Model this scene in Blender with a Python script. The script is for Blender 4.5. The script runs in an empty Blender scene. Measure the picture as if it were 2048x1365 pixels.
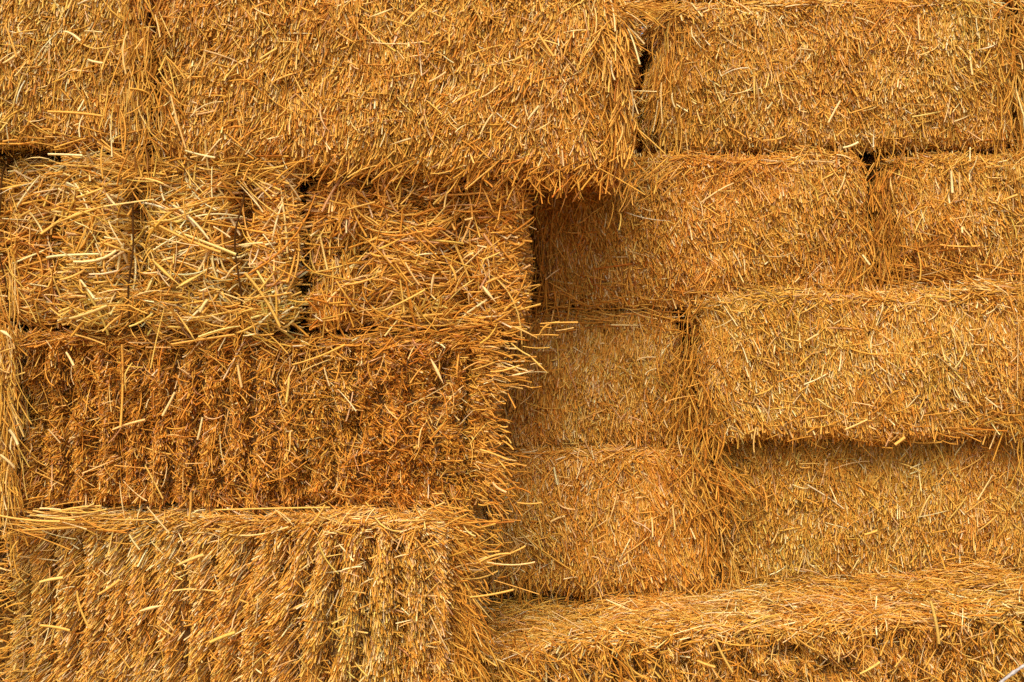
import bpy, math
import numpy as np
from mathutils import Matrix, Euler

S = bpy.context.scene
R = math.radians
rng = np.random.default_rng(7)

# ------------------------------------------------------------------ camera
CAMZ = 1.30          # eye height over the ground the stack stands on
CAMY = -2.40         # the front of the stack is at y = 0
F = 2147.0           # focal length in pixels of a 2048 wide frame
HOR = 500.0          # row of the horizon in that frame
cd = bpy.data.cameras.new('camera')
cam = bpy.data.objects.new('camera', cd)
S.collection.objects.link(cam)
cam.location = (0, CAMY, CAMZ)
cam.rotation_euler = (R(90), 0, 0)
cd.sensor_width = 36.0
cd.lens = 36.0 * F / 2048.0
cd.shift_y = -(682.5 - HOR) / 2048.0
cd.clip_start = 0.05
cd.clip_end = 500
S.camera = cam

# ------------------------------------------------------------------ light
SUN_EL, SUN_AZ = 55, -14       # degrees; azimuth from straight behind the camera, minus = from the left
w = bpy.data.worlds.new('World')
S.world = w
w.use_nodes = True
nt = w.node_tree
nt.nodes.clear()
sky = nt.nodes.new('ShaderNodeTexSky')
sky.sky_type = 'NISHITA'
sky.sun_disc = False
sky.sun_elevation = R(SUN_EL)
sky.sun_rotation = R(180 - SUN_AZ)
sky.air_density = 1.0
sky.dust_density = 4.0
sky.ozone_density = 0.6
bg = nt.nodes.new('ShaderNodeBackground')
bg.inputs['Strength'].default_value = 0.07
wo = nt.nodes.new('ShaderNodeOutputWorld')
nt.links.new(sky.outputs[0], bg.inputs[0])
nt.links.new(bg.outputs[0], wo.inputs[0])
ld = bpy.data.lights.new('sun', 'SUN')
ld.energy = 1.5
ld.angle = R(32)
ld.color = (1.0, 0.89, 0.70)
sun = bpy.data.objects.new('sun', ld)
S.collection.objects.link(sun)
# the lamp shines along -Z: from above, from behind the camera and a little from the left
sun.rotation_euler = (R(90 - SUN_EL), 0, R(SUN_AZ))
S.view_settings.view_transform = 'Standard'
S.view_settings.look = 'None'
S.view_settings.gamma = 1.0
S.view_settings.use_curve_mapping = False
S.view_settings.exposure = 1.30
S.cycles.max_bounces = 10
S.cycles.diffuse_bounces = 6

# ------------------------------------------------------------------ materials
def straw_material(name):
    m = bpy.data.materials.new(name)
    m.use_nodes = True
    t = m.node_tree
    b = t.nodes['Principled BSDF']
    at = t.nodes.new('ShaderNodeAttribute')
    at.attribute_name = 'straw_colour'
    tc = t.nodes.new('ShaderNodeTexCoord')
    nz = t.nodes.new('ShaderNodeTexNoise')
    nz.inputs['Scale'].default_value = 260
    nz.inputs['Detail'].default_value = 2
    mr = t.nodes.new('ShaderNodeMapRange')
    mr.inputs['From Min'].default_value = 0.3
    mr.inputs['From Max'].default_value = 0.7
    mr.inputs['To Min'].default_value = 0.84
    mr.inputs['To Max'].default_value = 1.12
    mx = t.nodes.new('ShaderNodeVectorMath')
    mx.operation = 'SCALE'
    L = t.links.new
    L(tc.outputs['Object'], nz.inputs['Vector'])
    L(nz.outputs['Fac'], mr.inputs['Value'])
    L(at.outputs['Color'], mx.inputs[0])
    L(mr.outputs['Result'], mx.inputs['Scale'])
    L(mx.outputs[0], b.inputs['Base Color'])
    b.inputs['Roughness'].default_value = 0.48
    b.inputs['Specular IOR Level'].default_value = 0.18
    return m

def core_material(name):
    m = bpy.data.materials.new(name)
    m.use_nodes = True
    t = m.node_tree
    b = t.nodes['Principled BSDF']
    tc = t.nodes.new('ShaderNodeTexCoord')
    mp = t.nodes.new('ShaderNodeMapping')
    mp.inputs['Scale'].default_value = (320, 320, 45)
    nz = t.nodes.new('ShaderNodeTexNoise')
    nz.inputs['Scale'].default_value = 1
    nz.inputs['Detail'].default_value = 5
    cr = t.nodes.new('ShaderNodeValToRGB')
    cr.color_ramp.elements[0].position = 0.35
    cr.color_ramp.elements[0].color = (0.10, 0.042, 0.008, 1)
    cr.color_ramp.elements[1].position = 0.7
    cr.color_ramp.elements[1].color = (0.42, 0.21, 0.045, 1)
    bp = t.nodes.new('ShaderNodeBump')
    bp.inputs['Strength'].default_value = 0.9
    bp.inputs['Distance'].default_value = 0.006
    L = t.links.new
    L(tc.outputs['Object'], mp.inputs[0])
    L(mp.outputs[0], nz.inputs['Vector'])
    L(nz.outputs['Fac'], cr.inputs[0])
    L(cr.outputs[0], b.inputs['Base Color'])
    L(nz.outputs['Fac'], bp.inputs['Height'])
    L(bp.outputs[0], b.inputs['Normal'])
    b.inputs['Roughness'].default_value = 0.8
    return m

def plain(name, col, rough=0.7, scale=40, var=0.25):
    m = bpy.data.materials.new(name)
    m.use_nodes = True
    t = m.node_tree
    b = t.nodes['Principled BSDF']
    nz = t.nodes.new('ShaderNodeTexNoise')
    nz.inputs['Scale'].default_value = scale
    nz.inputs['Detail'].default_value = 6
    cr = t.nodes.new('ShaderNodeValToRGB')
    cr.color_ramp.elements[0].position = 0.3
    cr.color_ramp.elements[1].position = 0.7
    cr.color_ramp.elements[0].color = (*[c * (1 - var) for c in col], 1)
    cr.color_ramp.elements[1].color = (*[min(1, c * (1 + var)) for c in col], 1)
    tc = t.nodes.new('ShaderNodeTexCoord')
    t.links.new(tc.outputs['Object'], nz.inputs['Vector'])
    t.links.new(nz.outputs['Fac'], cr.inputs[0])
    t.links.new(cr.outputs[0], b.inputs['Base Color'])
    b.inputs['Roughness'].default_value = rough
    return m

M_STRAW = straw_material('straw')
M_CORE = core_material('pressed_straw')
M_TWINE = plain('twine', (0.075, 0.032, 0.009), 1.0, 300)
M_TWINE.node_tree.nodes['Principled BSDF'].inputs['Specular IOR Level'].default_value = 0.0
M_GROUND = plain('dry_earth', (0.30, 0.20, 0.11), 0.95, 6)
M_STALK = plain('bleached_stalk', (0.40, 0.36, 0.34), 0.6, 120, 0.4)

# ------------------------------------------------------------------ noise
def vnoise(p, scale, seed):
    """value noise in -1..1, p is (N,3)"""
    q = p / scale
    i = np.floor(q).astype(np.int64)
    f = q - i
    f = f * f * (3 - 2 * f)
    out = np.zeros(len(p))
    for a in (0, 1):
        for b in (0, 1):
            for c in (0, 1):
                h = (i[:, 0] + a) * 374761393 + (i[:, 1] + b) * 668265263 + (i[:, 2] + c) * 2147483647 + seed * 974634777
                h = (h ^ (h >> 13)) * 1274126177
                h = (h ^ (h >> 16)) & 0xffff
                wgt = (f[:, 0] if a else 1 - f[:, 0]) * (f[:, 1] if b else 1 - f[:, 1]) * (f[:, 2] if c else 1 - f[:, 2])
                out += wgt * (h / 32767.5 - 1)
    return out

def nrm(v):
    return v / np.maximum(np.linalg.norm(v, axis=1, keepdims=True), 1e-9)

FACES = {  # name: outward axis, sign, (horizontal axis, its sign), (vertical axis, sign)
    'front': (1, -1, 0, 2), 'back': (1, 1, 0, 2),
    'right': (0, 1, 1, 2), 'left': (0, -1, 1, 2),
    'top': (2, 1, 0, 1), 'bottom': (2, -1, 0, 1)}

PAL = np.array([          # base colours of single straws, dull to bleached
    (0.235, 0.078, 0.008), (0.440, 0.170, 0.016), (0.595, 0.258, 0.028),
    (0.695, 0.350, 0.050), (0.780, 0.452, 0.098), (0.865, 0.645, 0.300)])

def palette(v, red):
    v = np.clip(v, 0, 0.9999) * (len(PAL) - 1)
    i = v.astype(int)
    f = (v - i)[:, None]
    c = PAL[i] * (1 - f) + PAL[i + 1] * f
    # red > 0: russet straw, red < 0: yellow-green straw
    c = c * np.stack([1 + 0.08 * red, 1 - 0.13 * red, 1 - 0.25 * red], 1)
    return np.clip(c, 0.002, 0.95)

class Bale:
    def __init__(s, size, r, style, seed, ridge=None, grooves=(), tone=0.0, red=0.0, saw=False, rexp=.6, holes=0., kw=.34, wf=1.02, df=1.5, nicks=()):
        s.nicks = nicks
        s.wf, s.df = wf, df
        s.kw = kw
        s.saw, s.rexp, s.holes = saw, rexp, holes
        s.h = np.array(size) / 2
        s.r = r
        s.style = style
        s.seed = seed
        s.rng = np.random.default_rng(seed)
        s.ridge = ridge            # (spacing, depth) of the flakes along the length
        s.grooves = grooves        # x of the twine grooves on an end face
        s.tone, s.red = tone, red
        s.parts = []
        s.V, s.Fc, s.C, s.n = [], [], [], 0
        s.rough = (0.013, 0.006)

    # surface: a box with rounded edges, bulging, lumpy, with flakes and grooves
    def surf(s, q):
        r = np.array([s.r, min(s.r, s.h[1] * .9), s.r])
        inner = s.h - s.r
        c = np.clip(q, -inner, inner)
        n = nrm(q - c)
        p = c + s.r * n
        # edges round off unevenly
        t = np.abs(p) / s.h
        bul = (1 - np.clip(t[:, 0], 0, 1) ** 4) * (1 - np.clip(t[:, 2], 0, 1) ** 2)
        h = 0.016 * bul * np.abs(n[:, 1]) - 0.004
        h = h + s.rough[0] * vnoise(p, 0.13, s.seed) + s.rough[1] * vnoise(p, 0.045, s.seed + 5)
        if s.ridge:
            sp, dp = s.ridge
            ph = p[:, 0] / sp + 0.6 * vnoise(p * [1, 1, .8], 0.15, s.seed + 9)
            fr = ph - np.floor(ph)
            amp = 0.55 + 0.45 * vnoise(p * [1, 1, .5], 0.09, s.seed + 11)
            if s.saw:                       # flakes combed over like shingles
                prof = np.clip(fr, 0, .88) / .88 * np.clip((1 - fr) / .12, 0, 1) ** .5
            else:
                prof = 1 - np.sin(np.pi * fr) ** s.rexp
            h = h - dp * amp * prof * np.clip(1.25 - t[:, 2] ** 3, .2, 1) * np.abs(n[:, 1])
        if s.holes:
            hn = vnoise(p, 0.055, s.seed + 41) * .6 + vnoise(p, 0.12, s.seed + 42) * .6
            h = h - s.holes * np.clip((hn - .15) / .35, 0, 1) * np.abs(n[:, 1]) * np.clip((.9 - t[:, 2]) / .15, 0, 1)
        # edges slump and swell by a few centimetres along their length
        for (cx, cz, cr) in s.nicks:
            dd = np.hypot(p[:, 0] - cx * s.h[0], p[:, 2] - cz * s.h[2])
            h = h - .06 * np.clip(1 - dd / cr, 0, 1)
        ed = np.clip((np.maximum(t[:, 0], t[:, 2]) - .82) / .18, 0, 1)
        h = h - ed * (.006 + .021 * vnoise(p, 0.09, s.seed + 15))
        return p + n * h[:, None], n

    def pinch(s, V, amount=1.0):
        """twine grooves: press the vertices of the front (and the rims) inwards"""
        V = V.copy()
        for gx, gd, gw in s.grooves:
            wob = 0.012 * vnoise(np.stack([V[:, 2] * 0 + gx, V[:, 1] * 0, V[:, 2]], 1), 0.12, s.seed + 3)
            e = np.exp(-((V[:, 0] - gx - wob) / gw) ** 2)
            front = np.clip((-V[:, 1] - s.h[1] + .07) / .04, 0, 1)
            V[:, 1] += gd * e * front * amount
            zz = V[:, 2] / s.h[2]
            V[:, 2] -= .55 * gd * e * np.sign(zz) * np.clip((np.abs(zz) - .55) / .45, 0, 1) * amount
        return V

    def phase(s, p):
        sp = s.ridge[0]
        ph = p[:, 0] / sp + 0.6 * vnoise(p * [1, 1, .8], 0.15, s.seed + 9)
        return ph - np.floor(ph)

    def flake_keep(s, low):
        """how much straw stands on the flakes (1) and in the grooves between them (low)"""
        def k(p):
            fr = s.phase(p)
            if s.saw:
                m = np.clip((.66 - fr) / .12, 0, 1)
            else:
                m = np.clip((s.kw - np.abs(fr - .5)) / .08, 0, 1)
            amp = np.clip(.75 + .6 * vnoise(p * [1, 1, .5], 0.09, s.seed + 11), 0, 1)
            return 1 - (1 - m) * amp * (1 - low)
        return k

    def sample(s, face, n, u=(-1, 1), v=(-1, 1)):
        ax, sg, hu, hv = FACES[face]
        q = np.zeros((n, 3))
        q[:, ax] = sg * s.h[ax]
        q[:, hu] = s.rng.uniform(u[0], u[1], n) * s.h[hu]
        q[:, hv] = s.rng.uniform(v[0], v[1], n) * s.h[hv]
        return q

    def area(s, face, u, v):
        _, _, hu, hv = FACES[face]
        return (u[1] - u[0]) * s.h[hu] * (v[1] - v[0]) * s.h[hv]

    def add_straws(s, c, d, n, L, W, flat, bend, colour, kink=None, leaf=None, rings=3, drape=1.0):
        N = len(c)
        if N == 0:
            return
        d = nrm(d)
        b = nrm(np.cross(d, n) + 1e-6)
        m = np.cross(b, d)
        roll = s.rng.normal(0, 0.6, N)[:, None]
        b, m = b * np.cos(roll) + m * np.sin(roll), m * np.cos(roll) - b * np.sin(roll)
        ts = np.linspace(-0.5, 0.5, rings)
        P = []
        taper0 = s.rng.uniform(0.65, 1.0, N)
        for k, t in enumerate(ts):
            pos = c + d * (L * t)[:, None] + bend * (L * (t * t * 4 - 1) * 0.25)[:, None]
            if kink is not None:
                pos = pos + kink * (L * max(0.0, t - 0.05))[:, None]
            wt = W * (taper0 + (1 - taper0) * (t + 0.5))
            if leaf is not None:
                wt = np.where(leaf, W * (1.15 - 1.9 * abs(t + 0.08) ** 1.5 * 1.6), wt)
                wt = np.maximum(wt, W * 0.12)
            hw = (wt * 0.5)[:, None]
            ht = (wt * 0.5 * flat)[:, None]
            for (ca, sa) in ((1, 0), (0, 1), (-1, 0), (0, -1)):
                P.append(pos + b * hw * ca + m * ht * sa)
        V = np.stack(P, 1).reshape(-1, 3)            # N * rings*4
        if s.grooves and drape > 0:
            V = s.pinch(V, drape)
        base = []
        for k in range(rings - 1):
            for j in range(4):
                base.append((k * 4 + j, k * 4 + (j + 1) % 4, k * 4 + 4 + (j + 1) % 4, k * 4 + 4 + j))
        base = np.array(base)
        fc = (np.arange(N) * rings * 4)[:, None, None] + base[None] + s.n
        s.V.append(V)
        s.Fc.append(fc.reshape(-1, 4))
        s.C.append(np.repeat(colour, rings * 4, axis=0))
        s.n += len(V)

    def layer(s, face, dens, L, W, ang=0., csd=20., ssd=8., tilt=10., tsd=12., off=(-.01, .004),
              clump=1, crad=.012, bend=.15, flat=.45, tone=0., tsd_col=.195, u=(-1, 1), v=(-1, 1),
              field=25., leaf=.1, kink=.06, rings=3, angf=None, keep=None, away=0.0, drape=1.0):
        n = int(dens * s.area(face, u, v) * s.df)
        if n < 1:
            return
        g = s.rng
        nc = max(1, n // clump)
        q = s.sample(face, nc, u, v)
        cang = ang + g.normal(0, csd, nc)
        ctone = g.normal(0, .07, nc)
        ctilt = g.normal(tilt, tsd, nc)
        coff = g.uniform(0, 1, nc)
        q = np.repeat(q, clump, 0)
        cang = np.repeat(cang, clump); ctone = np.repeat(ctone, clump)
        ctilt = np.repeat(ctilt, clump); coff = np.repeat(coff, clump)
        N = len(q)
        ax, sg, hu, hv = FACES[face]
        a = np.radians(cang)
        # spread the clump mostly sideways of its own direction
        side = g.normal(0, crad, N)
        lng = g.normal(0, crad * 1.2, N)
        q[:, hu] += side * np.cos(a) + lng * np.sin(a)
        q[:, hv] += -side * np.sin(a) + lng * np.cos(a)
        for axx in (hu, hv):
            lim = s.h[axx]
            q[:, axx] = np.where(np.abs(q[:, axx]) > lim, np.sign(q[:, axx]) * (2 * lim - np.abs(q[:, axx])), q[:, axx])
        p, nn = s.surf(q)
        fang = field * vnoise(p, 0.15, s.seed + 21) + field * .6 * vnoise(p, 0.06, s.seed + 22)
        A = cang + fang + g.normal(0, ssd, N)
        if angf is not None:
            A = A + angf(p)
        A = np.radians(A)
        e1 = np.zeros((N, 3)); e1[:, hu] = 1
        e2 = np.zeros((N, 3)); e2[:, hv] = 1
        d = e1 * np.sin(A)[:, None] + e2 * np.cos(A)[:, None]
        d = nrm(d - nn * (d * nn).sum(1, keepdims=True))
        T = np.radians(np.clip(ctilt + g.normal(0, 5, N), -20, 85))
        flip = -1.0                                  # free ends hang down and out
        dd = d * flip * np.cos(T)[:, None] + nn * np.sin(T)[:, None]
        Ls = np.exp(g.normal(np.log((L[0] * L[1]) ** .5), np.log(L[1] / L[0]) / 3.3, N))
        Ws = g.uniform(W[0], W[1], N) * s.wf
        Ls = Ls * (.8 + .25 * s.wf)
        o = off[0] + (off[1] - off[0]) * np.clip(coff * .7 + g.uniform(0, .3, N), 0, 1)
        c = p + nn * o[:, None] + nn * (Ls * np.sin(T) * away)[:, None]
        bv = g.normal(0, bend * (.6 if L[1] < .07 else 1.), (N, 3))
        kv = None
        if kink > 0:
            kv = g.normal(0, .5, (N, 3)) * (g.uniform(0, 1, N) < kink)[:, None]
        lf = g.uniform(0, 1, N) < leaf
        tone_v = .50 + s.tone + tone + ctone + g.normal(0, tsd_col, N)
        tone_v = tone_v + .07 * vnoise(p, 0.2, s.seed + 31) + .07 * vnoise(p, 0.05, s.seed + 32)
        tone_v = np.where(g.uniform(0, 1, N) < .025, g.uniform(.8, 1, N), tone_v)
        redv = s.red + g.normal(0, .45, N) + .5 * vnoise(p, 0.16, s.seed + 33)
        col = palette(tone_v, redv)
        # a few greyed pinkish straws
        gr = (g.uniform(0, 1, N) < .08)[:, None]
        lum = col.mean(1, keepdims=True)
        col = np.where(gr, col * .72 + lum * .33 * np.array([1.08, .95, .88]), col)
        if keep is not None:
            k = keep(p)
            sel = g.uniform(0, 1, N) < k
        else:
            sel = np.ones(N, bool)
        s.add_straws(c[sel], dd[sel], nn[sel], Ls[sel], Ws[sel], flat, bv[sel], col[sel],
                     None if kv is None else kv[sel], lf[sel], rings, drape)

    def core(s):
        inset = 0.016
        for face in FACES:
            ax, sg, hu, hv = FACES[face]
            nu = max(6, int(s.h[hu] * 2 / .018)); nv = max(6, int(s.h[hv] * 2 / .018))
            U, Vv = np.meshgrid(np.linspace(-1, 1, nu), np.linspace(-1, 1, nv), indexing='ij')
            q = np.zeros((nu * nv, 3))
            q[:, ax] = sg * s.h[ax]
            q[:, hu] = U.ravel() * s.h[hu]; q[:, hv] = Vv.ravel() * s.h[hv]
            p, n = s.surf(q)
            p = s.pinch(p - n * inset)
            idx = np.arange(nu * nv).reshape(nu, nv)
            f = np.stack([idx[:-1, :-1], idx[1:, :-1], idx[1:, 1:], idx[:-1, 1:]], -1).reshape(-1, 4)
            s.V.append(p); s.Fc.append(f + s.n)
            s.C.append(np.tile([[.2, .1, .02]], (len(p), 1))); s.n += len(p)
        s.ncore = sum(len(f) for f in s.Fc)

    def build(s, name, loc, roll, yaw, pitch=0.):
        V = np.concatenate(s.V); Fc = np.concatenate(s.Fc); C = np.concatenate(s.C)
        V = V + np.array([0, 0, s.h[2]])             # origin at the middle of the bale's base
        me = bpy.data.meshes.new(name)
        nf = len(Fc)
        me.vertices.add(len(V)); me.vertices.foreach_set('co', V.astype(np.float32).ravel())
        me.loops.add(nf * 4); me.loops.foreach_set('vertex_index', Fc.astype(np.int32).ravel())
        me.polygons.add(nf)
        me.polygons.foreach_set('loop_start', (np.arange(nf) * 4).astype(np.int32))
        me.polygons.foreach_set('loop_total', np.full(nf, 4, np.int32))
        mi = np.ones(nf, np.int32); mi[:s.ncore] = 0
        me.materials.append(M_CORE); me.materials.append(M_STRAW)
        me.polygons.foreach_set('material_index', mi)
        me.polygons.foreach_set('use_smooth', np.ones(nf, bool))
        ca = me.attributes.new('straw_colour', 'FLOAT_COLOR', 'POINT')
        ca.data.foreach_set('color', np.concatenate([C, np.ones((len(C), 1))], 1).astype(np.float32).ravel())
        me.update(calc_edges=True)
        o = bpy.data.objects.new(name, me)
        S.collection.objects.link(o)
        o.location = loc
        o.rotation_euler = (R(pitch), R(roll), R(yaw))
        return o

# ------------------------------------------------------------------ straw styles
def dress(b, face, style, k=1.0, u=(-1, 1), v=(-1, 1), fine=1.0, **kw):
    mm = .001
    LW = lambda a, c: (a * mm, c * mm)
    ang = kw.get('ang', 0.)
    angf = kw.get('angf')
    keep = kw.get('keep')
    A = dict(u=u, v=v)
    if style == 'fold':      # folded long side: mostly upright straws
        b.layer(face, 26000 * k, LW(30, 75), LW(2.5, 5), ang, 8, 7, 4, 6, (-.026, -.010), 4, .010, .08, tone=-.10, field=14, angf=angf, kink=0, **A)
        b.layer(face, 35000 * k * fine, LW(16, 60), LW(1.8, 4.8), ang, 13, 5, 12, 10, (-.013, .003), 9, .011, .12, field=17, angf=angf, **A)
        b.layer(face, 8500 * k * fine, LW(10, 32), LW(1.5, 4.2), ang, 42, 18, 16, 16, (-.008, .005), 3, .010, .2, tone=.03, field=30, leaf=.2, angf=angf, **A)
        b.layer(face, 8500 * k * fine, LW(5, 14), LW(1.5, 3.6), ang, 55, 30, 24, 25, (-.008, .005), 2, .008, .2, tone=.02, leaf=.3, rings=2, kink=0, **A)
        b.layer(face, 1100 * k, LW(35, 95), LW(2, 4.4), ang, 50, 15, 8, 10, (0, .009), 1, .01, .25, tone=.10, leaf=.15, kink=.15, rings=5, angf=angf, **A)
    elif style == 'cut':     # cut long side: ends stick out, flakes leave dark grooves
        kp = b.flake_keep(.08)
        b.layer(face, 24000 * k, LW(22, 42), LW(2.2, 4.5), ang, 50, 10, 52, 16, (-.030, -.014), 4, .006, .06, tone=-.16, field=20, kink=0, rings=2, **A)
        b.layer(face, 17000 * k, LW(22, 60), LW(1.6, 3.6), ang, 10, 8, 5, 6, (-.024, -.012), 4, .006, .1, tone=-.14, field=12, kink=0, **A)
        b.layer(face, 30000 * k, LW(12, 26), LW(1.8, 4.2), ang, 40, 10, 48, 14, (-.012, .004), 6, .005, .1, tone=.0, field=40, angf=angf, away=.3, keep=kp, **A)
        b.layer(face, 11000 * k, LW(8, 22), LW(1.3, 3.6), ang, 70, 25, 20, 18, (-.010, .004), 2, .006, .2, tone=.05, leaf=.2, field=30, keep=b.flake_keep(.35), **A)
        b.layer(face, 11000 * k, LW(4, 12), LW(1.3, 3.2), ang, 80, 30, 30, 25, (-.016, .003), 2, .006, .2, tone=.0, leaf=.3, rings=2, kink=0, keep=b.flake_keep(.4), **A)
        b.layer(face, 1500 * k, LW(28, 85), LW(1.6, 3.8), ang, 60, 15, 8, 12, (.004, .013), 1, .01, .25, tone=.14, leaf=.1, kink=.2, rings=5, **A)
    elif style == 'brush':   # flakes combed to one side
        kp = b.flake_keep(.03)
        b.layer(face, 26000 * k, LW(24, 50), LW(2.2, 4.5), ang * .4, 10, 7, 26, 10, (-.028, -.012), 4, .006, .08, tone=-.12, field=12, kink=0, angf=angf, **A)
        b.layer(face, 62000 * k, LW(16, 38), LW(1.8, 4.4), ang, 12, 6, 44, 8, (-.012, .003), 10, .006, .10, field=14, angf=angf, away=.3, keep=kp, tone=.02, **A)
        b.layer(face, 7000 * k, LW(9, 24), LW(1.5, 4.0), ang, 50, 18, 20, 14, (-.008, .004), 2, .008, .2, tone=.06, leaf=.25, field=30, keep=b.flake_keep(.3), **A)
        b.layer(face, 7000 * k, LW(5, 13), LW(1.4, 3.4), ang, 80, 30, 20, 25, (-.010, .005), 2, .008, .2, leaf=.3, rings=2, kink=0, keep=b.flake_keep(.4), **A)
        b.layer(face, 1000 * k, LW(30, 80), LW(2, 4.4), ang, 60, 15, 10, 10, (.006, .016), 1, .01, .25, tone=.14, leaf=.15, kink=.15, rings=5, **A)
    elif style == 'end':     # pressed end: long straws lying across, every which way
        b.layer(face, 20000 * k, LW(40, 90), LW(2.5, 5), 82, 16, 8, 4, 6, (-.028, -.010), 4, .012, .12, tone=-.10, field=20, kink=0, rings=6, **A)
        b.layer(face, 12500 * k, LW(30, 110), LW(2.4, 5.0), 80 + ang, 26, 7, 4, 6, (-.014, .002), 8, .013, .28, tone=.02, field=36, rings=8, angf=angf, **A)
        b.layer(face, 3600 * k, LW(35, 125), LW(2.4, 5.2), 70, 60, 12, 4, 7, (-.004, .011), 2, .014, .28, tone=.10, field=20, rings=7, leaf=.2, kink=.12, drape=.55, **A)
        b.layer(face, 6500 * k, LW(10, 34), LW(1.8, 4.4), 60, 60, 25, 8, 16, (-.012, .005), 2, .010, .2, tone=.02, leaf=.3, **A)
        b.layer(face, 4500 * k, LW(5, 14), LW(1.5, 3.6), 0, 80, 30, 20, 25, (-.012, .003), 2, .008, .2, leaf=.3, rings=2, kink=0, **A)
    elif style == 'mat':     # a top face: matted straws lying flat
        b.layer(face, 26000 * k, LW(30, 70), LW(2.2, 4.8), 80, 25, 10, 3, 5, (-.024, -.008), 4, .012, .1, tone=-.08, kink=0, **A)
        b.layer(face, 24000 * k, LW(18, 60), LW(1.8, 4.4), 80, 34, 9, 4, 6, (-.010, .002), 6, .012, .16, tone=.04, field=30, **A)
        b.layer(face, 9000 * k, LW(10, 34), LW(1.6, 4.2), 60, 60, 20, 8, 14, (-.006, .005), 2, .010, .2, tone=.06, leaf=.25, **A)
        b.layer(face, 1800 * k, LW(40, 120), LW(2, 4.2), 80, 40, 15, 4, 8, (0, .010), 1, .01, .25, tone=.12, leaf=.15, kink=.1, rings=5, **A)
    elif style == 'bristle': # ends seen from the side: straws standing straight out of the face
        b.layer(face, 26000 * k, LW(24, 50), LW(2.2, 4.5), ang, 40, 10, 60, 12, (-.024, -.004), 6, .009, .08, tone=-.05, field=20, rings=3, kink=0, **A)
        b.layer(face, 12000 * k, LW(16, 40), LW(1.8, 4.2), ang, 30, 10, 45, 15, (-.012, .004), 5, .010, .1, tone=.03, **A)
        b.layer(face, 6000 * k, LW(10, 30), LW(1.6, 4.0), ang, 60, 25, 20, 18, (-.008, .004), 2, .01, .2, tone=.05, **A)
    elif style == 'sparse':
        b.layer(face, 9000 * k, LW(20, 60), LW(2, 4.5), ang, 40, 15, 10, 14, (-.018, .002), 3, .012, .15, **A)

def px(u, v, d):
    """a point at distance d in front of the camera, given where it falls in the 2048 x 1365 photograph"""
    return ((u - 1024) * d / F, CAMY + d, CAMZ - (v - HOR) * d / F)

def strands(b, items, near=.004):
    """single conspicuous straws lying on a bale: ends in photo pixels, width in mm, tone"""
    I = np.array(b.M.inverted())
    g = b.rng
    for (ua, va, ub, vb, wd, tn) in items:
        dn = b.d - .016 - near + g.uniform(-.004, .004)
        a = np.array(px(ua, va, dn - g.uniform(0, .014))); c = np.array(px(ub, vb, dn - g.uniform(0, .02)))
        a = I[:3, :3] @ a + I[:3, 3] - [0, 0, b.h[2]]; c = I[:3, :3] @ c + I[:3, 3] - [0, 0, b.h[2]]
        L = np.linalg.norm(c - a)
        col = palette(np.array([tn]), np.array([b.red + g.normal(0, .3)]))
        b.add_straws(((a + c) / 2)[None], (c - a)[None], np.array([[0, -1., 0]]), np.array([L]), np.array([wd * .001]), .45,
                     g.normal(0, .12, (1, 3)), col, None, np.array([g.uniform() < .12]), 7, 0.)

def fan(b, u, v, a0, a1, l0, l1, n, su=8, sv=8, w=(4, 7), tone=.6, out=.03, near=.0):
    """a tuft: straws leaving the neighbourhood of (u, v) at picture angles a0..a1 (0 = right, 90 = down)"""
    g = b.rng
    I = np.array(b.M.inverted())
    N = n = int(n * 1.7)
    A = np.radians(g.normal((a0 + a1) / 2, (a1 - a0) / 2.6, N)); Lp = g.uniform(l0 * .45, l1 * .85, N)
    ru = u + g.normal(0, su * 1.7, N); rv = v + g.normal(0, sv * 1.7, N)
    dn = b.d - near - g.uniform(-.016, .012, N)
    P0 = np.array([px(ru[i], rv[i], dn[i]) for i in range(N)])
    P1 = np.array([px(ru[i] + Lp[i] * math.cos(A[i]), rv[i] + Lp[i] * math.sin(A[i]), dn[i] - g.uniform(-.2, 1) * out) for i in range(N)])
    P0 = P0 @ I[:3, :3].T + I[:3, 3] - [0, 0, b.h[2]]
    P1 = P1 @ I[:3, :3].T + I[:3, 3] - [0, 0, b.h[2]]
    L = np.linalg.norm(P1 - P0, axis=1)
    col = palette(tone - .08 + g.normal(0, .2, N), b.red + g.normal(0, .4, N))
    b.add_straws((P0 + P1) / 2, P1 - P0, np.tile([[0, -1., .001]], (N, 1)), L, (w[0] - 1.4 + (w[1] - w[0]) * g.uniform(0, 1, N) ** 1.6) * .00088, .5,
                 g.normal(0, .22, (N, 3)), col, None, g.uniform(0, 1, N) < .15, 5, 0.)

def fringe(b, edge, dens=1.0, tone=.02):
    """ragged straws along the lower or upper rim of the front"""
    mm = .001
    if edge == 'bottom':
        b.layer('front', 15000 * dens, (16 * mm, 48 * mm), (2 * mm, 4.6 * mm), 0, 38, 14, 24, 16, (-.014, .006), 4, .012, .2, tone=tone - .04, v=(-1, -.84), rings=4)
        b.layer('bottom', 9000 * dens, (25 * mm, 60 * mm), (2 * mm, 4.6 * mm), 0, 50, 14, 24, 14, (-.010, .006), 3, .012, .2, tone=tone - .04, v=(-1, -.8))
    else:
        b.layer('front', 14000 * dens, (25 * mm, 75 * mm), (2 * mm, 4.6 * mm), 82, 24, 12, 8, 12, (-.006, .012), 4, .012, .22, tone=tone + .03, v=(.88, 1), rings=5)
        b.layer('top', 12000 * dens, (25 * mm, 75 * mm), (2 * mm, 4.6 * mm), 82, 26, 12, 6, 10, (-.006, .010), 4, .012, .22, tone=tone + .03, v=(-1, -.8), rings=4)

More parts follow.
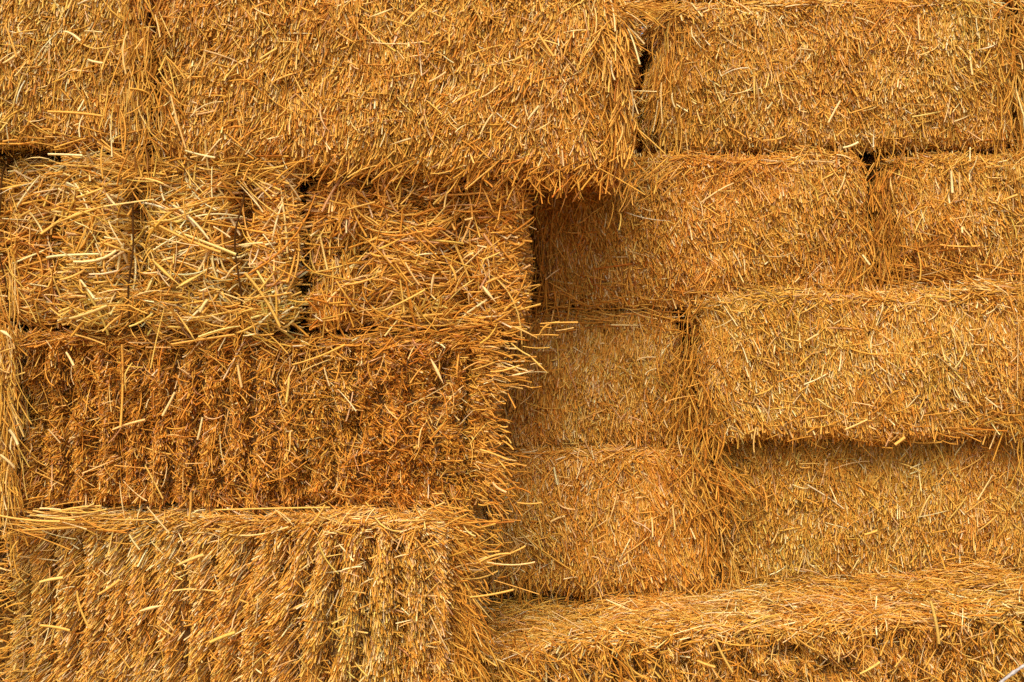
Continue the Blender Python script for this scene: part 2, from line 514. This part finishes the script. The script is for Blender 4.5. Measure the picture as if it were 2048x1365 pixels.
GROUP = 'straw bales stacked in a wall'
def put(box, d, depth, label, faces, r=.05, roll=0., yaw=0., group=GROUP, extra=None, grooves_px=(), seed=1, **kw):
    u0, v0, u1, v1 = box
    x0, _, z1 = px(u0, v0, d)
    x1, _, z0 = px(u1, v1, d)
    x0, x1, z0, z1 = x0 - .003, x1 + .003, z0 - .009, z1 + .009
    sx, sz = x1 - x0, z1 - z0
    xm = (x0 + x1) / 2
    gr = tuple(((gu - 1024) * d / F - xm, gd, gw) for gu, gd, gw in grooves_px)
    b = Bale((sx, depth, sz), r, None, seed, grooves=gr, **kw)
    b.core()
    for f in faces:
        dress(b, *f[:2], **(f[2] if len(f) > 2 else {}))
    # turn about the middle of the front face
    th, ro = R(yaw), R(roll)
    yc = CAMY + d + depth / 2 * math.cos(th)
    xc = xm - math.sin(th) * depth / 2
    zc = (z0 + z1) / 2
    base = (xc - math.sin(ro) * sz / 2, yc, zc - math.cos(ro) * sz / 2)
    b.M = Matrix.Translation(base) @ Euler((0, ro, th), 'XYZ').to_matrix().to_4x4()
    b.d = d
    if extra:
        extra(b)
    o = b.build('straw_bale', base, roll, yaw)
    o['label'] = label
    o['category'] = 'straw bale'
    o['group'] = group
    b.obj = o
    return b

def twine(b, xs, name='twine'):
    """two strings round the bale, lengthways, lying deep in their grooves"""
    for gx in xs:
        hy, hz = b.h[1], b.h[2]
        pts = []
        n = 40
        r = .05
        dfr = .030
        path = []
        for i in range(n + 1):                      # down the front
            z = hz * (1 - 2 * i / n)
            q = np.array([[gx, -hy, z]])
            wob = 0.012 * vnoise(np.array([[gx, 0, z]]), 0.12, b.seed + 3)[0]
            p, nn = b.surf(np.array([[gx + wob, -hy, z]]))
            path.append(p[0] + nn[0] * .004)
        for i in range(1, 12):                      # back along the bottom
            p, nn = b.surf(np.array([[gx, -hy + 2 * hy * i / 12, -hz]])); path.append(p[0] - nn[0] * .004)
        for i in range(0, 12):                      # up the back
            p, nn = b.surf(np.array([[gx, hy, -hz + 2 * hz * i / 12]])); path.append(p[0] - nn[0] * .004)
        for i in range(0, 12):                      # forward over the top
            p, nn = b.surf(np.array([[gx, hy - 2 * hy * i / 12, hz]])); path.append(p[0] - nn[0] * .004)
        path = np.array(path) + [0, 0, hz]
        N = len(path)
        k = 7
        tang = nrm(np.roll(path, -1, 0) - np.roll(path, 1, 0))
        ex = np.array([[1., 0, 0]])
        nx = nrm(np.cross(tang, np.repeat(ex, N, 0)))
        V = []
        for j in range(k):
            a = 2 * math.pi * j / k
            V.append(path + .0022 * (ex * math.cos(a) + nx * math.sin(a)))
        V = np.stack(V, 1).reshape(-1, 3)
        faces = [(i * k + j, i * k + (j + 1) % k, ((i + 1) % N) * k + (j + 1) % k, ((i + 1) % N) * k + j) for i in range(N) for j in range(k)]
        me = bpy.data.meshes.new(name)
        me.from_pydata(V.tolist(), [], faces)
        me.materials.append(M_TWINE)
        o = bpy.data.objects.new(name, me)
        S.collection.objects.link(o)
        o.parent = b.obj

# ------------------------------------------------------------------ ground
me = bpy.data.meshes.new('ground')
me.from_pydata([(-60, -60, 0), (60, -60, 0), (60, 60, 0), (-60, 60, 0)], [], [(0, 1, 2, 3)])
me.materials.append(M_GROUND)
g = bpy.data.objects.new('ground', me)
S.collection.objects.link(g)
g['kind'] = 'structure'

# ------------------------------------------------------------------ the front layer, left
def x_A(b):
    fringe(b, 'bottom')
    fan(b, 150, 280, 150, 200, 40, 100, 20, 50, 6, tone=.5)
    fan(b, 285, 110, 70, 110, 50, 110, 90, 18, 60, tone=.54, near=.03, out=.02)
    fan(b, 310, 150, 20, 160, 30, 80, 50, 10, 60, tone=.5, near=.04, out=.02)
    strands(b, [(126, 63, 161, 82, 7, .97), (116, 157, 154, 137, 6, .9), (6, 127, 40, 104, 6, .9), (10, 50, 33, 115, 5, .72),
                (30, 67, 75, 60, 7, .7), (95, 224, 205, 233, 6, .66), (220, 248, 224, 314, 3.5, .97), (175, 120, 205, 127, 6, .95)])
A_ = put((-560, -60, 302, 292), 2.36, .46, 'corner straw bale at the upper left, lying on two end-on bales',
    [('front', 'fold', dict(u=(.25, 1), fine=1.1)), ('right', 'sparse'), ('bottom', 'sparse', dict(v=(-1, 0)))], seed=11, r=.06, ridge=(.08, .006), tone=.04, red=-.15, extra=x_A)
def x_B(b):
    fringe(b, 'bottom', .9)
    fringe(b, 'top', .6)
    fan(b, 1215, 70, 60, 115, 50, 120, 80, 14, 14, tone=.66, out=.04)
    fan(b, 1230, 160, 60, 110, 40, 90, 90, 9, 40, tone=.66, out=.03)
    fan(b, 1238, 270, 70, 115, 30, 80, 80, 9, 30, tone=.58, out=.03)
    fan(b, 1120, 352, 60, 140, 25, 60, 90, 80, 8, tone=.42, out=.03)
    fan(b, 830, 322, 110, 165, 40, 90, 90, 130, 7, tone=.48, out=.03)
    fan(b, 1250, 14, -20, 30, 30, 90, 30, 16, 5, tone=.6, out=0)
    strands(b, [(1223, 116, 1230, 161, 8, .99), (859, 164, 892, 145, 6, .97), (1056, 239, 1078, 212, 7, .97), (1076, 67, 1107, 113, 6, .75),
                (741, 34, 789, 15, 6, .92), (790, 65, 850, 7, 6, .74), (1024, 123, 1050, 109, 7, .75), (342, 191, 372, 297, 6, .88),
                (509, 17, 540, 32, 7, .97), (520, 118, 554, 97, 6, .8), (1275, 258, 1330, 308, 3.5, .7), (1330, 308, 1328, 275, 3, .7),
                (1068, 262, 1105, 240, 5, .9), (310, 30, 320, 75, 5, .9), (945, 8, 965, 44, 5, .75), (907, 207, 960, 180, 5, .75),
                (553, 160, 585, 148, 7, .74), (480, 10, 520, 60, 4, .7), (1195, 335, 1290, 390, 4, .6)])
B_ = put((300, -45, 1268, 345), 2.33, .46, 'long jutting straw bale in the top row with a ragged right end overhanging the pile',
    [('front', 'fold', dict(ang=4, angf=lambda p: 2 - 14 * np.clip((p[:, 0] - .3) / .2, 0, 1))), ('right', 'bristle'), ('bottom', 'fold', dict(k=.7)), ('top', 'mat', dict(k=.3)), ('left', 'sparse')],
    seed=12, r=.065, ridge=(.058, .009), roll=2.2, tone=.03, red=.05, extra=x_B)
def x_D(b):
    fringe(b, 'bottom', .8)
    fringe(b, 'top', .5)
    strands(b, [(0, 379, 60, 365, 6, .75), (60, 425, 86, 465, 6, .9), (16, 500, 18, 600, 6, .7), (82, 469, 154, 413, 7, .75)])
D_ = put((-370, 326, 122, 655), 2.42, .95, 'end-on straw bale at the left edge, cut off by the frame',
    [('front', 'end', dict(u=(.3, 1))), ('right', 'sparse', dict(u=(-1, 0)))], seed=13, wf=1.18, df=1.1, r=.05, grooves_px=((10, .04, .016), (-220, .03, .015)), tone=.04, extra=x_D)
def x_E(b):
    mm = .001
    b.layer('front', 26000, (25 * mm, 55 * mm), (2.2 * mm, 4.8 * mm), -85, 16, 8, 30, 12, (-.014, .004), 7, .010, .12, tone=.0, u=(.66, 1), rings=4)
    fringe(b, 'bottom', .8, .04)
    fringe(b, 'top', .7, .05)
    for (u, v) in ((275, 605), (482, 625), (268, 345), (478, 345)):
        up = v < 400
        fan(b, u, v, -30, 40, 50, 130, 38, 6, 12, tone=.62, out=.03)
        fan(b, u, v, 140, 210, 50, 130, 38, 6, 12, tone=.62, out=.03)
        fan(b, u, v, 240 if up else 60, 300 if up else 120, 15, 50, 26, 10, 8, tone=.5, out=.01)
    fan(b, 150, 334, -15, 20, 50, 130, 40, 26, 6, tone=.7, out=.01)
    fan(b, 380, 326, -15, 20, 50, 150, 24, 60, 4, tone=.62, out=.01)
    strands(b, [(217, 442, 244, 491, 8, .98), (308, 399, 208, 413, 7, .86), (208, 413, 100, 452, 7, .7), (147, 524, 232, 502, 8, .95), (352, 464, 472, 510, 9, .85),
                (308, 447, 441, 505, 7, .7), (427, 454, 461, 476, 7, .97), (352, 577, 414, 541, 8, .8), (304, 519, 362, 573, 8, .72),
                (424, 334, 424, 396, 6, .95), (478, 491, 526, 486, 6, .92), (489, 546, 560, 655, 7, .72), (161, 560, 188, 597, 6, .95),
                (451, 558, 480, 526, 5, .9), (328, 618, 301, 737, 6, .7), (352, 625, 393, 686, 6, .75), (96, 309, 165, 312, 6, .97),
                (370, 302, 430, 316, 6, .96), (485, 348, 543, 399, 5, .72), (213, 387, 233, 412, 6, .98), (140, 638, 215, 612, 9, .85),
                (400, 624, 415, 600, 8, .9), (368, 395, 372, 440, 4, .7), (330, 420, 420, 400, 6, .72), (120, 560, 170, 540, 6, .8)])
E_ = put((124, 312, 595, 660), 2.35, .95, 'end-on straw bale pinched by two upright grooves, straws fanning out between them',
    [('front', 'end'), ('right', 'sparse', dict(u=(-1, 0))), ('top', 'mat', dict(k=.5, v=(-1, -.7))), ('left', 'sparse', dict(u=(-1, 0)))],
    seed=14, wf=1.24, df=1.1, r=.05, grooves_px=((270, .085, .022), (480, .072, .022)), tone=.12, red=-.25, extra=x_E)
def x_F(b):
    mm = .001
    b.layer('front', 22000, (22 * mm, 50 * mm), (2.2 * mm, 4.8 * mm), -75, 18, 8, 35, 12, (-.014, .004), 7, .010, .12, tone=.0, u=(.72, 1), rings=4)
    b.layer('front', 16000, (35 * mm, 90 * mm), (2.2 * mm, 4.8 * mm), 5, 22, 9, 8, 8, (-.008, .006), 6, .012, .2, tone=.0, u=(-1, -.45), rings=5)
    fringe(b, 'bottom', .9, .04)
    fringe(b, 'top', .4, .0)
    fan(b, 965, 650, -20, 30, 30, 90, 34, 36, 8, tone=.66, out=.02)
    fan(b, 860, 655, 150, 200, 50, 120, 30, 60, 8, tone=.6, out=.02)
    strands(b, [(695, 420, 750, 405, 6, .8), (868, 548, 862, 590, 7, .97), (862, 590, 875, 602, 5, .9), (810, 525, 838, 570, 5, .9), (800, 560, 808, 625, 5, .75),
                (965, 572, 992, 605, 8, .96), (965, 520, 1000, 505, 7, .75), (975, 500, 1000, 480, 5, .8), (900, 530, 912, 560, 6, .7), (1022, 652, 1078, 679, 4.5, .85),
                (770, 620, 850, 580, 6, .72), (635, 316, 640, 330, 4, .9), (635, 318, 655, 340, 4, .9), (655, 340, 720, 334, 4, .9),
                (930, 440, 946, 436, 6, .9), (680, 570, 770, 545, 6, .72), (640, 470, 655, 540, 5, .85)])
F_ = put((606, 350, 1048, 660), 2.38, .95, 'end-on straw bale of messy tangled straws, right of the two-grooved one',
    [('front', 'end'), ('right', 'bristle'), ('left', 'sparse', dict(u=(-1, 0)))], seed=15, wf=1.18, df=1.1, r=.065, grooves_px=((735, .03, .02), (925, .035, .02)), holes=.030, tone=.0, red=.15, extra=x_F)
def x_H(b):
    strands(b, [(0, 662, 24, 678, 8, .96), (0, 705, 30, 695, 6, .8), (18, 860, 35, 890, 9, .97), (0, 910, 28, 935, 6, .96), (45, 920, 55, 1000, 4, .8)])
    fan(b, 10, 975, 60, 120, 20, 60, 40, 10, 8, tone=.6, out=.02)
    fan(b, 10, 790, 70, 105, 60, 130, 110, 8, 90, tone=.66, out=.01, w=(4, 6))
H_ = put((-820, 665, 34, 1005), 2.34, .46, 'narrow upright strip of pale straw, the end of a bale at the left edge',
    [('front', 'fold', dict(u=(.7, 1))), ('right', 'sparse')], seed=16, r=.05, tone=.10, red=-.2, extra=x_H)
def x_G(b):
    fringe(b, 'top', 1.2, .0)
    fringe(b, 'bottom', .8, -.05)
    fan(b, 985, 850, -30, 50, 15, 42, 150, 7, 90, tone=.62, out=.02, w=(3.4, 6))
    fan(b, 985, 735, -10, 20, 30, 75, 40, 18, 16, tone=.72, out=.02)
    fan(b, 985, 960, 0, 60, 20, 60, 50, 12, 25, tone=.68, out=.02)
    strands(b, [(132, 705, 147, 732, 7, .97), (244, 689, 241, 853, 6, .68), (578, 754, 572, 805, 7, .8), (861, 718, 887, 768, 8, .96), (960, 764, 986, 759, 6, .85),
                (981, 744, 1039, 732, 5, .8), (1022, 686, 1060, 712, 5, .8), (1060, 712, 1097, 747, 5, .75), (350, 785, 325, 832, 6, .92), (405, 835, 395, 880, 5, .95),
                (475, 730, 483, 775, 7, .9), (440, 870, 450, 930, 5, .95), (648, 735, 659, 772, 4, .97), (225, 860, 290, 840, 6, .9), (370, 928, 415, 926, 5, .9),
                (150, 670, 210, 690, 4, .75), (585, 730, 690, 690, 5, .7), (340, 690, 470, 670, 7, .72), (1015, 920, 960, 900, 6, .8), (985, 965, 1012, 985, 6, .97)])
G_ = put((30, 670, 980, 1020), 2.37, .46, 'dark ridged straw bale showing cut ends, below the two end-on bales',
    [('front', 'cut', dict(angf=lambda p: -75 * np.clip((p[:, 0] - .05) / .25, 0, 1))), ('right', 'bristle'), ('top', 'mat', dict(k=.6, v=(-1, -.3))), ('left', 'sparse')],
    seed=17, wf=1.0, df=1.4, r=.05, ridge=(.060, .052), rexp=.9, kw=.31, holes=.024, tone=-.06, red=.25, extra=x_G)
def x_I(b):
    fringe(b, 'top', .4, .0)
    fan(b, 885, 1060, 5, 65, 40, 110, 150, 18, 18, tone=.58, out=.02)
    fan(b, 905, 1130, -30, 20, 40, 100, 30, 14, 12, tone=.66, out=.02)
    fan(b, 900, 1210, 30, 85, 40, 100, 160, 18, 40, tone=.54, out=.02)
    fan(b, 915, 1320, 45, 95, 40, 100, 160, 18, 40, tone=.54, out=.02)
    fan(b, 60, 1040, -10, 15, 80, 170, 40, 30, 8, tone=.7, out=.0)
    fan(b, 22, 1200, 130, 200, 20, 50, 110, 8, 110, tone=.6, out=.0)
    strands(b, [(294, 1014, 338, 1066, 8, .96), (239, 963, 253, 1054, 5, .96), (258, 1069, 279, 1100, 5, .93), (79, 1165, 126, 1156, 8, .82), (357, 1130, 407, 1110, 8, .84),
                (280, 1223, 328, 1211, 8, .93), (154, 1182, 178, 1257, 8, .70), (557, 1271, 581, 1325, 6, .75), (632, 1120, 644, 1158, 6, .9), (0, 1032, 120, 1044, 7, .8),
                (60, 1030, 150, 1040, 5, .8), (458, 1069, 577, 1054, 4, .88), (839, 1219, 851, 1295, 6, .8), (953, 1127, 1051, 1093, 4.5, .75), (960, 1124, 1022, 1108, 5, .8),
                (974, 1125, 1070, 1125, 5, .93), (988, 1161, 1078, 1189, 4, .78), (940, 1195, 1027, 1180, 5, .75), (80, 1252, 140, 1262, 9, .74), (196, 1190, 240, 1160, 7, .78),
                (570, 1223, 620, 1198, 6, .85), (378, 1040, 382, 985, 6, .72), (650, 1010, 620, 1050, 5, .72), (430, 1020, 660, 1015, 5, .72), (550, 1020, 585, 1050, 4, .9),
                (260, 1210, 275, 1240, 5, .74), (650, 1345, 680, 1345, 9, .72), (420, 1285, 470, 1265, 9, .72), (880, 1310, 870, 1365, 7, .82)])
I_ = put((-30, 1030, 908, 1420), 2.34, .46, 'bottom left straw bale with combed flakes and a frayed right end',
    [('front', 'brush', dict(ang=34, angf=lambda p: -58 * np.clip((p[:, 0] - .12) / .28, 0, 1))), ('right', 'bristle'),
     ('top', 'mat', dict(k=.6, v=(-1, 0))), ('left', 'sparse')],
    seed=18, wf=1.0, df=1.4, r=.07, rexp=.9, kw=.26, ridge=(.066, .066), yaw=-7, tone=.07, extra=x_I)

# ------------------------------------------------------------------ the wall behind, right
def x_C(b):
    fringe(b, 'bottom', 1.0)
    fringe(b, 'top', .8, .04)
    fan(b, 1345, 150, 75, 105, 40, 110, 100, 10, 50, tone=.5, out=.01)
    fan(b, 1335, 22, 150, 200, 20, 60, 30, 12, 5, tone=.55)
    fan(b, 2025, 120, 50, 110, 40, 100, 120, 12, 70, tone=.55, out=.02)
    fan(b, 2040, 60, 0, 40, 20, 40, 40, 8, 20, tone=.6, out=.0)
    strands(b, [(1657, 246, 1681, 202, 7, .97), (1775, 202, 1874, 210, 3.5, .85), (1681, 290, 1681, 331, 6, .9), (1686, 296, 1717, 285, 7, .97),
                (1427, 55, 1510, 32, 5, .75), (1323, 166, 1325, 248, 5, .92), (1345, 186, 1350, 215, 6, .95), (1535, 218, 1545, 205, 6, .95), (1508, 150, 1510, 210, 5, .8),
                (1465, 188, 1500, 180, 5, .9), (1836, 30, 1840, 80, 5, .93), (1940, 100, 1945, 150, 6, .9), (1362, 30, 1365, 42, 4, .95), (1436, 10, 1450, -6, 6, .8)])
C_ = put((1312, -6, 2044, 302), 2.74, .46, 'straw bale at the upper right, its left end in a black gap',
    [('front', 'fold', dict(fine=1.2)), ('left', 'fold', dict(k=.7)), ('right', 'sparse'), ('top', 'mat', dict(k=.5)), ('bottom', 'sparse', dict(v=(-1, 0)))],
    seed=21, r=.06, ridge=(.05, .008), roll=-1.2, tone=.03, red=-.1, extra=x_C)
C2 = put((2050, 0, 2800, 290), 2.75, .46, 'next straw bale past the right edge of the top row, added to block light',
    [('front', 'fold', dict(u=(-1, -.9))), ('left', 'sparse')], seed=22)  # almost wholly out of frame, added to block light beside the upper right bale
def x_J(b):
    fringe(b, 'top', .5)
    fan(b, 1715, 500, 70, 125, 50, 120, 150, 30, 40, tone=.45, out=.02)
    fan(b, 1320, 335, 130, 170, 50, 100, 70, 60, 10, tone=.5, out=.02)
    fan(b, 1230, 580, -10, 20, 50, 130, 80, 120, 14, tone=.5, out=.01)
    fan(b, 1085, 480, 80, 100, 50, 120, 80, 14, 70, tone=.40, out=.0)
    strands(b, [(1107, 621, 1095, 677, 5, .85), (1140, 583, 1124, 703, 4, .5), (1100, 478, 1130, 520, 4, .55), (1725, 510, 1740, 530, 7, .97), (1600, 555, 1590, 565, 5, .9)])
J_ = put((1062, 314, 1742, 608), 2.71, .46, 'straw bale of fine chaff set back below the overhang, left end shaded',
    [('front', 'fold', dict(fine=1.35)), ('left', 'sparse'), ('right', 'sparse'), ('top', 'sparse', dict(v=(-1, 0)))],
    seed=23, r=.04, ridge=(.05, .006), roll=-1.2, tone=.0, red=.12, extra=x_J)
def x_K(b):
    fringe(b, 'top', .6)
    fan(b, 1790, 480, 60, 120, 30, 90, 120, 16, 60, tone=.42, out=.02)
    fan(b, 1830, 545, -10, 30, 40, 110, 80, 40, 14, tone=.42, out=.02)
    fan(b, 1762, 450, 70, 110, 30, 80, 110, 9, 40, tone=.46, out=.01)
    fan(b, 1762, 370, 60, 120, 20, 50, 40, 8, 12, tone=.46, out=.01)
    strands(b, [(1902, 342, 1905, 386, 8, .97), (1918, 345, 1920, 390, 6, .85), (1770, 340, 1850, 368, 4, .7), (1880, 490, 1960, 492, 6, .75), (2010, 400, 2035, 390, 6, .8)])
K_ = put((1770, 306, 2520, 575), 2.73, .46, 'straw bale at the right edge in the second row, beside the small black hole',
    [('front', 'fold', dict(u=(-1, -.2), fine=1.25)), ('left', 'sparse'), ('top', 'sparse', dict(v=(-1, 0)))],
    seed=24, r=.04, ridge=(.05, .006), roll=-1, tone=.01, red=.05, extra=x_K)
def x_L(b):
    fringe(b, 'bottom', .8)
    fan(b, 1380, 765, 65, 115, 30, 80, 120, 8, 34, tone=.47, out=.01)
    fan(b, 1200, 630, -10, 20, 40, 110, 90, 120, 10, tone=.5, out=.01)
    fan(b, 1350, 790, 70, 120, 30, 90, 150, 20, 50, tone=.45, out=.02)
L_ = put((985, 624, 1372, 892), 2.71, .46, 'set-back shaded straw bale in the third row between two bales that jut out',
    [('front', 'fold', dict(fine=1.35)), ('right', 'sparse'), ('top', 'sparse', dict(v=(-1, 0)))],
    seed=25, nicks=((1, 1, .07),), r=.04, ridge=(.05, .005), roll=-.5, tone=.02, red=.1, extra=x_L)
def x_M(b):
    fringe(b, 'top', 1.4, .05)
    fringe(b, 'bottom', 1.3)
    fan(b, 1400, 780, 60, 130, 30, 90, 150, 16, 50, tone=.48, out=.02)
    fan(b, 1900, 840, -25, 25, 40, 110, 80, 100, 12, tone=.5, out=.02)
    fan(b, 2015, 680, 70, 95, 60, 150, 60, 16, 50, tone=.62, out=.01)
    strands(b, [(1742, 628, 1745, 640, 8, .97), (1900, 650, 1915, 680, 6, .85), (1940, 690, 1965, 750, 6, .75), (1464, 684, 1502, 675, 5, .78), (1612, 682, 1637, 668, 7, .9),
                (1765, 605, 1760, 630, 5, .97), (1550, 690, 1548, 712, 5, .95), (1510, 618, 1500, 640, 5, .85), (1690, 860, 1735, 840, 6, .85), (1508, 905, 1512, 855, 6, .85),
                (1970, 795, 1995, 815, 4, .97), (1790, 890, 1810, 875, 9, .8)])
M_ = put((1392, 588, 2130, 874), 2.66, .5, 'long straw bale at the right in the third row, upper rim lit',
    [('front', 'fold', dict(fine=1.15)), ('left', 'sparse'), ('top', 'mat', dict(v=(-1, 0))), ('bottom', 'sparse', dict(v=(-1, 0)))],
    seed=26, nicks=((-1, 1, .07),), r=.04, ridge=(.055, .009), roll=-1.2, tone=.04, extra=x_M)
def x_N(b):
    mm = .001
    b.layer('front', 22000, (30 * mm, 70 * mm), (2.2 * mm, 4.8 * mm), -14, 10, 7, 12, 10, (-.010, .006), 8, .012, .14, tone=.04, u=(.45, 1), rings=4)
    fringe(b, 'top', 1.0)
    fan(b, 1400, 960, 30, 90, 40, 110, 140, 24, 24, tone=.52, out=.03)
    fan(b, 1415, 1080, 65, 115, 40, 90, 140, 14, 50, tone=.55, out=.02)
    fan(b, 1060, 1140, 70, 120, 20, 60, 90, 50, 20, tone=.45, out=.01)
    strands(b, [(1108, 935, 1115, 970, 6, .97), (1115, 970, 1122, 1010, 5, .8), (1100, 1045, 1130, 1033, 6, .9), (1303, 1035, 1305, 1075, 6, .93), (1055, 1075, 1150, 1145, 4, .6),
                (1320, 1090, 1338, 1040, 6, .85), (1175, 1180, 1198, 1160, 7, .8), (1440, 1060, 1450, 1105, 5, .85), (1345, 1010, 1350, 1060, 6, .85)])
N_ = put((935, 892, 1438, 1200), 2.68, .5, 'short bulging straw bale in the fourth row, its rounded right end over the ledge',
    [('front', 'fold'), ('right', 'bristle', dict(ang=0)), ('top', 'mat', dict(v=(-1, 0), k=.7))],
    seed=27, r=.08, ridge=(.055, .007), roll=-.3, tone=.03, red=.1, extra=x_N)
def x_O(b):
    strands(b, [(1862, 990, 1840, 1035, 6, .85), (1985, 950, 1955, 1000, 5, .9), (1750, 1105, 1740, 1140, 5, .8), (1600, 935, 1620, 935, 5, .7), (1730, 1070, 1755, 1062, 8, .7), (1960, 1060, 1995, 1030, 5, .8)])
O_ = put((1434, 866, 2230, 1160), 2.735, .46, 'matted dull straw bale at the right, standing behind the flat ledge',
    [('front', 'fold', dict(fine=1.5, u=(-1, .8))), ('left', 'sparse')],
    seed=28, r=.04, ridge=(.05, .004), roll=-1.2, tone=-.02, red=-.25, extra=x_O)
def x_P(b):
    fringe(b, 'top', .9, .06)
    fan(b, 1800, 1270, 70, 130, 15, 45, 90, 170, 6, tone=.55, out=.01)
    fan(b, 1100, 1330, 10, 100, 30, 90, 160, 90, 20, tone=.58, out=.02)
    strands(b, [(1861, 1202, 1878, 1288, 8, .80), (1430, 1278, 1465, 1345, 6, .8), (1394, 1322, 1430, 1335, 7, .8), (1720, 1348, 1760, 1325, 7, .8), (1680, 1290, 1677, 1325, 5, .85),
                (1790, 1335, 1810, 1310, 5, .7), (1984, 1336, 2008, 1353, 6, .8), (1590, 1273, 1630, 1300, 4, .7)])
P_ = put((935, 1248, 2290, 1640), 2.42, .52, 'lowest straw bale at the lower right, its broad flat top forming a lit ledge',
    [('front', 'cut', dict(v=(.2, 1))), ('top', 'mat', dict(k=1.1)), ('left', 'sparse')],
    seed=29, wf=1.0, df=1.4, r=.05, rexp=.9, kw=.27, holes=.045, ridge=(.062, .080), roll=-4.2, tone=.02, red=.0, extra=x_P)

# ------------------------------------------------------------------ bales deeper in the stack, mostly added to keep sky light out of gaps
BACK = 'straw bales deeper inside the stack'
def back(box, d, label, seed):
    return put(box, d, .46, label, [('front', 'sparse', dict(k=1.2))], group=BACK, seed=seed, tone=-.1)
back((-420, 20, 480, 330), 2.98, 'unseen inner straw bale added behind the corner bale at the upper left', 41)
back((485, 10, 1292, 310), 2.96, 'inner straw bale added to block sky light in the black gap right of the overhanging bale', 42)
back((-600, 330, 330, 640), 3.6, 'unseen inner straw bale added behind the end-on bales at the left', 43)
back((-420, 630, 770, 940), 2.98, 'unseen inner straw bale added behind the dark ridged bale', 44)
back((-420, 905, 850, 1190), 2.98, 'inner straw bale added to block light in the dark slit at the lower left edge', 45)
back((-420, 1196, 900, 1500), 2.98, 'lowest inner straw bale added to block light in the dark slit at the lower left edge', 46)
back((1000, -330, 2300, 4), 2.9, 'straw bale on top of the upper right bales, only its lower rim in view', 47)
back((1010, 180, 2400, 600), 3.42, 'inner straw bale added to block sky light in the small black hole of the second row', 48)
back((900, 605, 2100, 890), 3.42, 'inner straw bale added to block sky light in the small black hole of the third row', 49)

twine(D_, [g[0] for g in D_.grooves])
twine(E_, [g[0] for g in E_.grooves])

# ------------------------------------------------------------------ the bleached stalk in the lower right corner
def stalk():
    a = np.array(px(1990, 1374, 2.30)); c = np.array(px(2090, 1308, 2.34))
    n, k = 14, 8
    d = c - a
    b1 = nrm(np.cross(d, [0, 1, 0])[None])[0]; b2 = nrm(np.cross(d, b1)[None])[0]
    V, Fs = [], []
    for i in range(n):
        t = i / (n - 1)
        c0 = a + d * t + b1 * .004 * math.sin(t * 3)
        r = .0032 * (1 + .10 * math.sin(t * 23) + (.35 if i in (5, 10) else 0))
        for j in range(k):
            w = 2 * math.pi * j / k
            V.append(tuple(c0 + r * (b1 * math.cos(w) + b2 * math.sin(w)) - a))
    for i in range(n - 1):
        for j in range(k):
            Fs.append((i * k + j, i * k + (j + 1) % k, (i + 1) * k + (j + 1) % k, (i + 1) * k + j))
    Fs.append(tuple(range(k))); Fs.append(tuple(range((n - 1) * k, n * k))[::-1])
    me = bpy.data.meshes.new('dry_stalk')
    me.from_pydata(V, [], Fs)
    me.polygons.foreach_set('use_smooth', [True] * len(me.polygons))
    me.materials.append(M_STALK)
    o = bpy.data.objects.new('dry_stalk', me)
    o.location = tuple(a)
    S.collection.objects.link(o)
    o['label'] = 'bleached whitish stalk poking across the lower right corner in front of the lowest bale'
    o['category'] = 'stalk'
stalk()
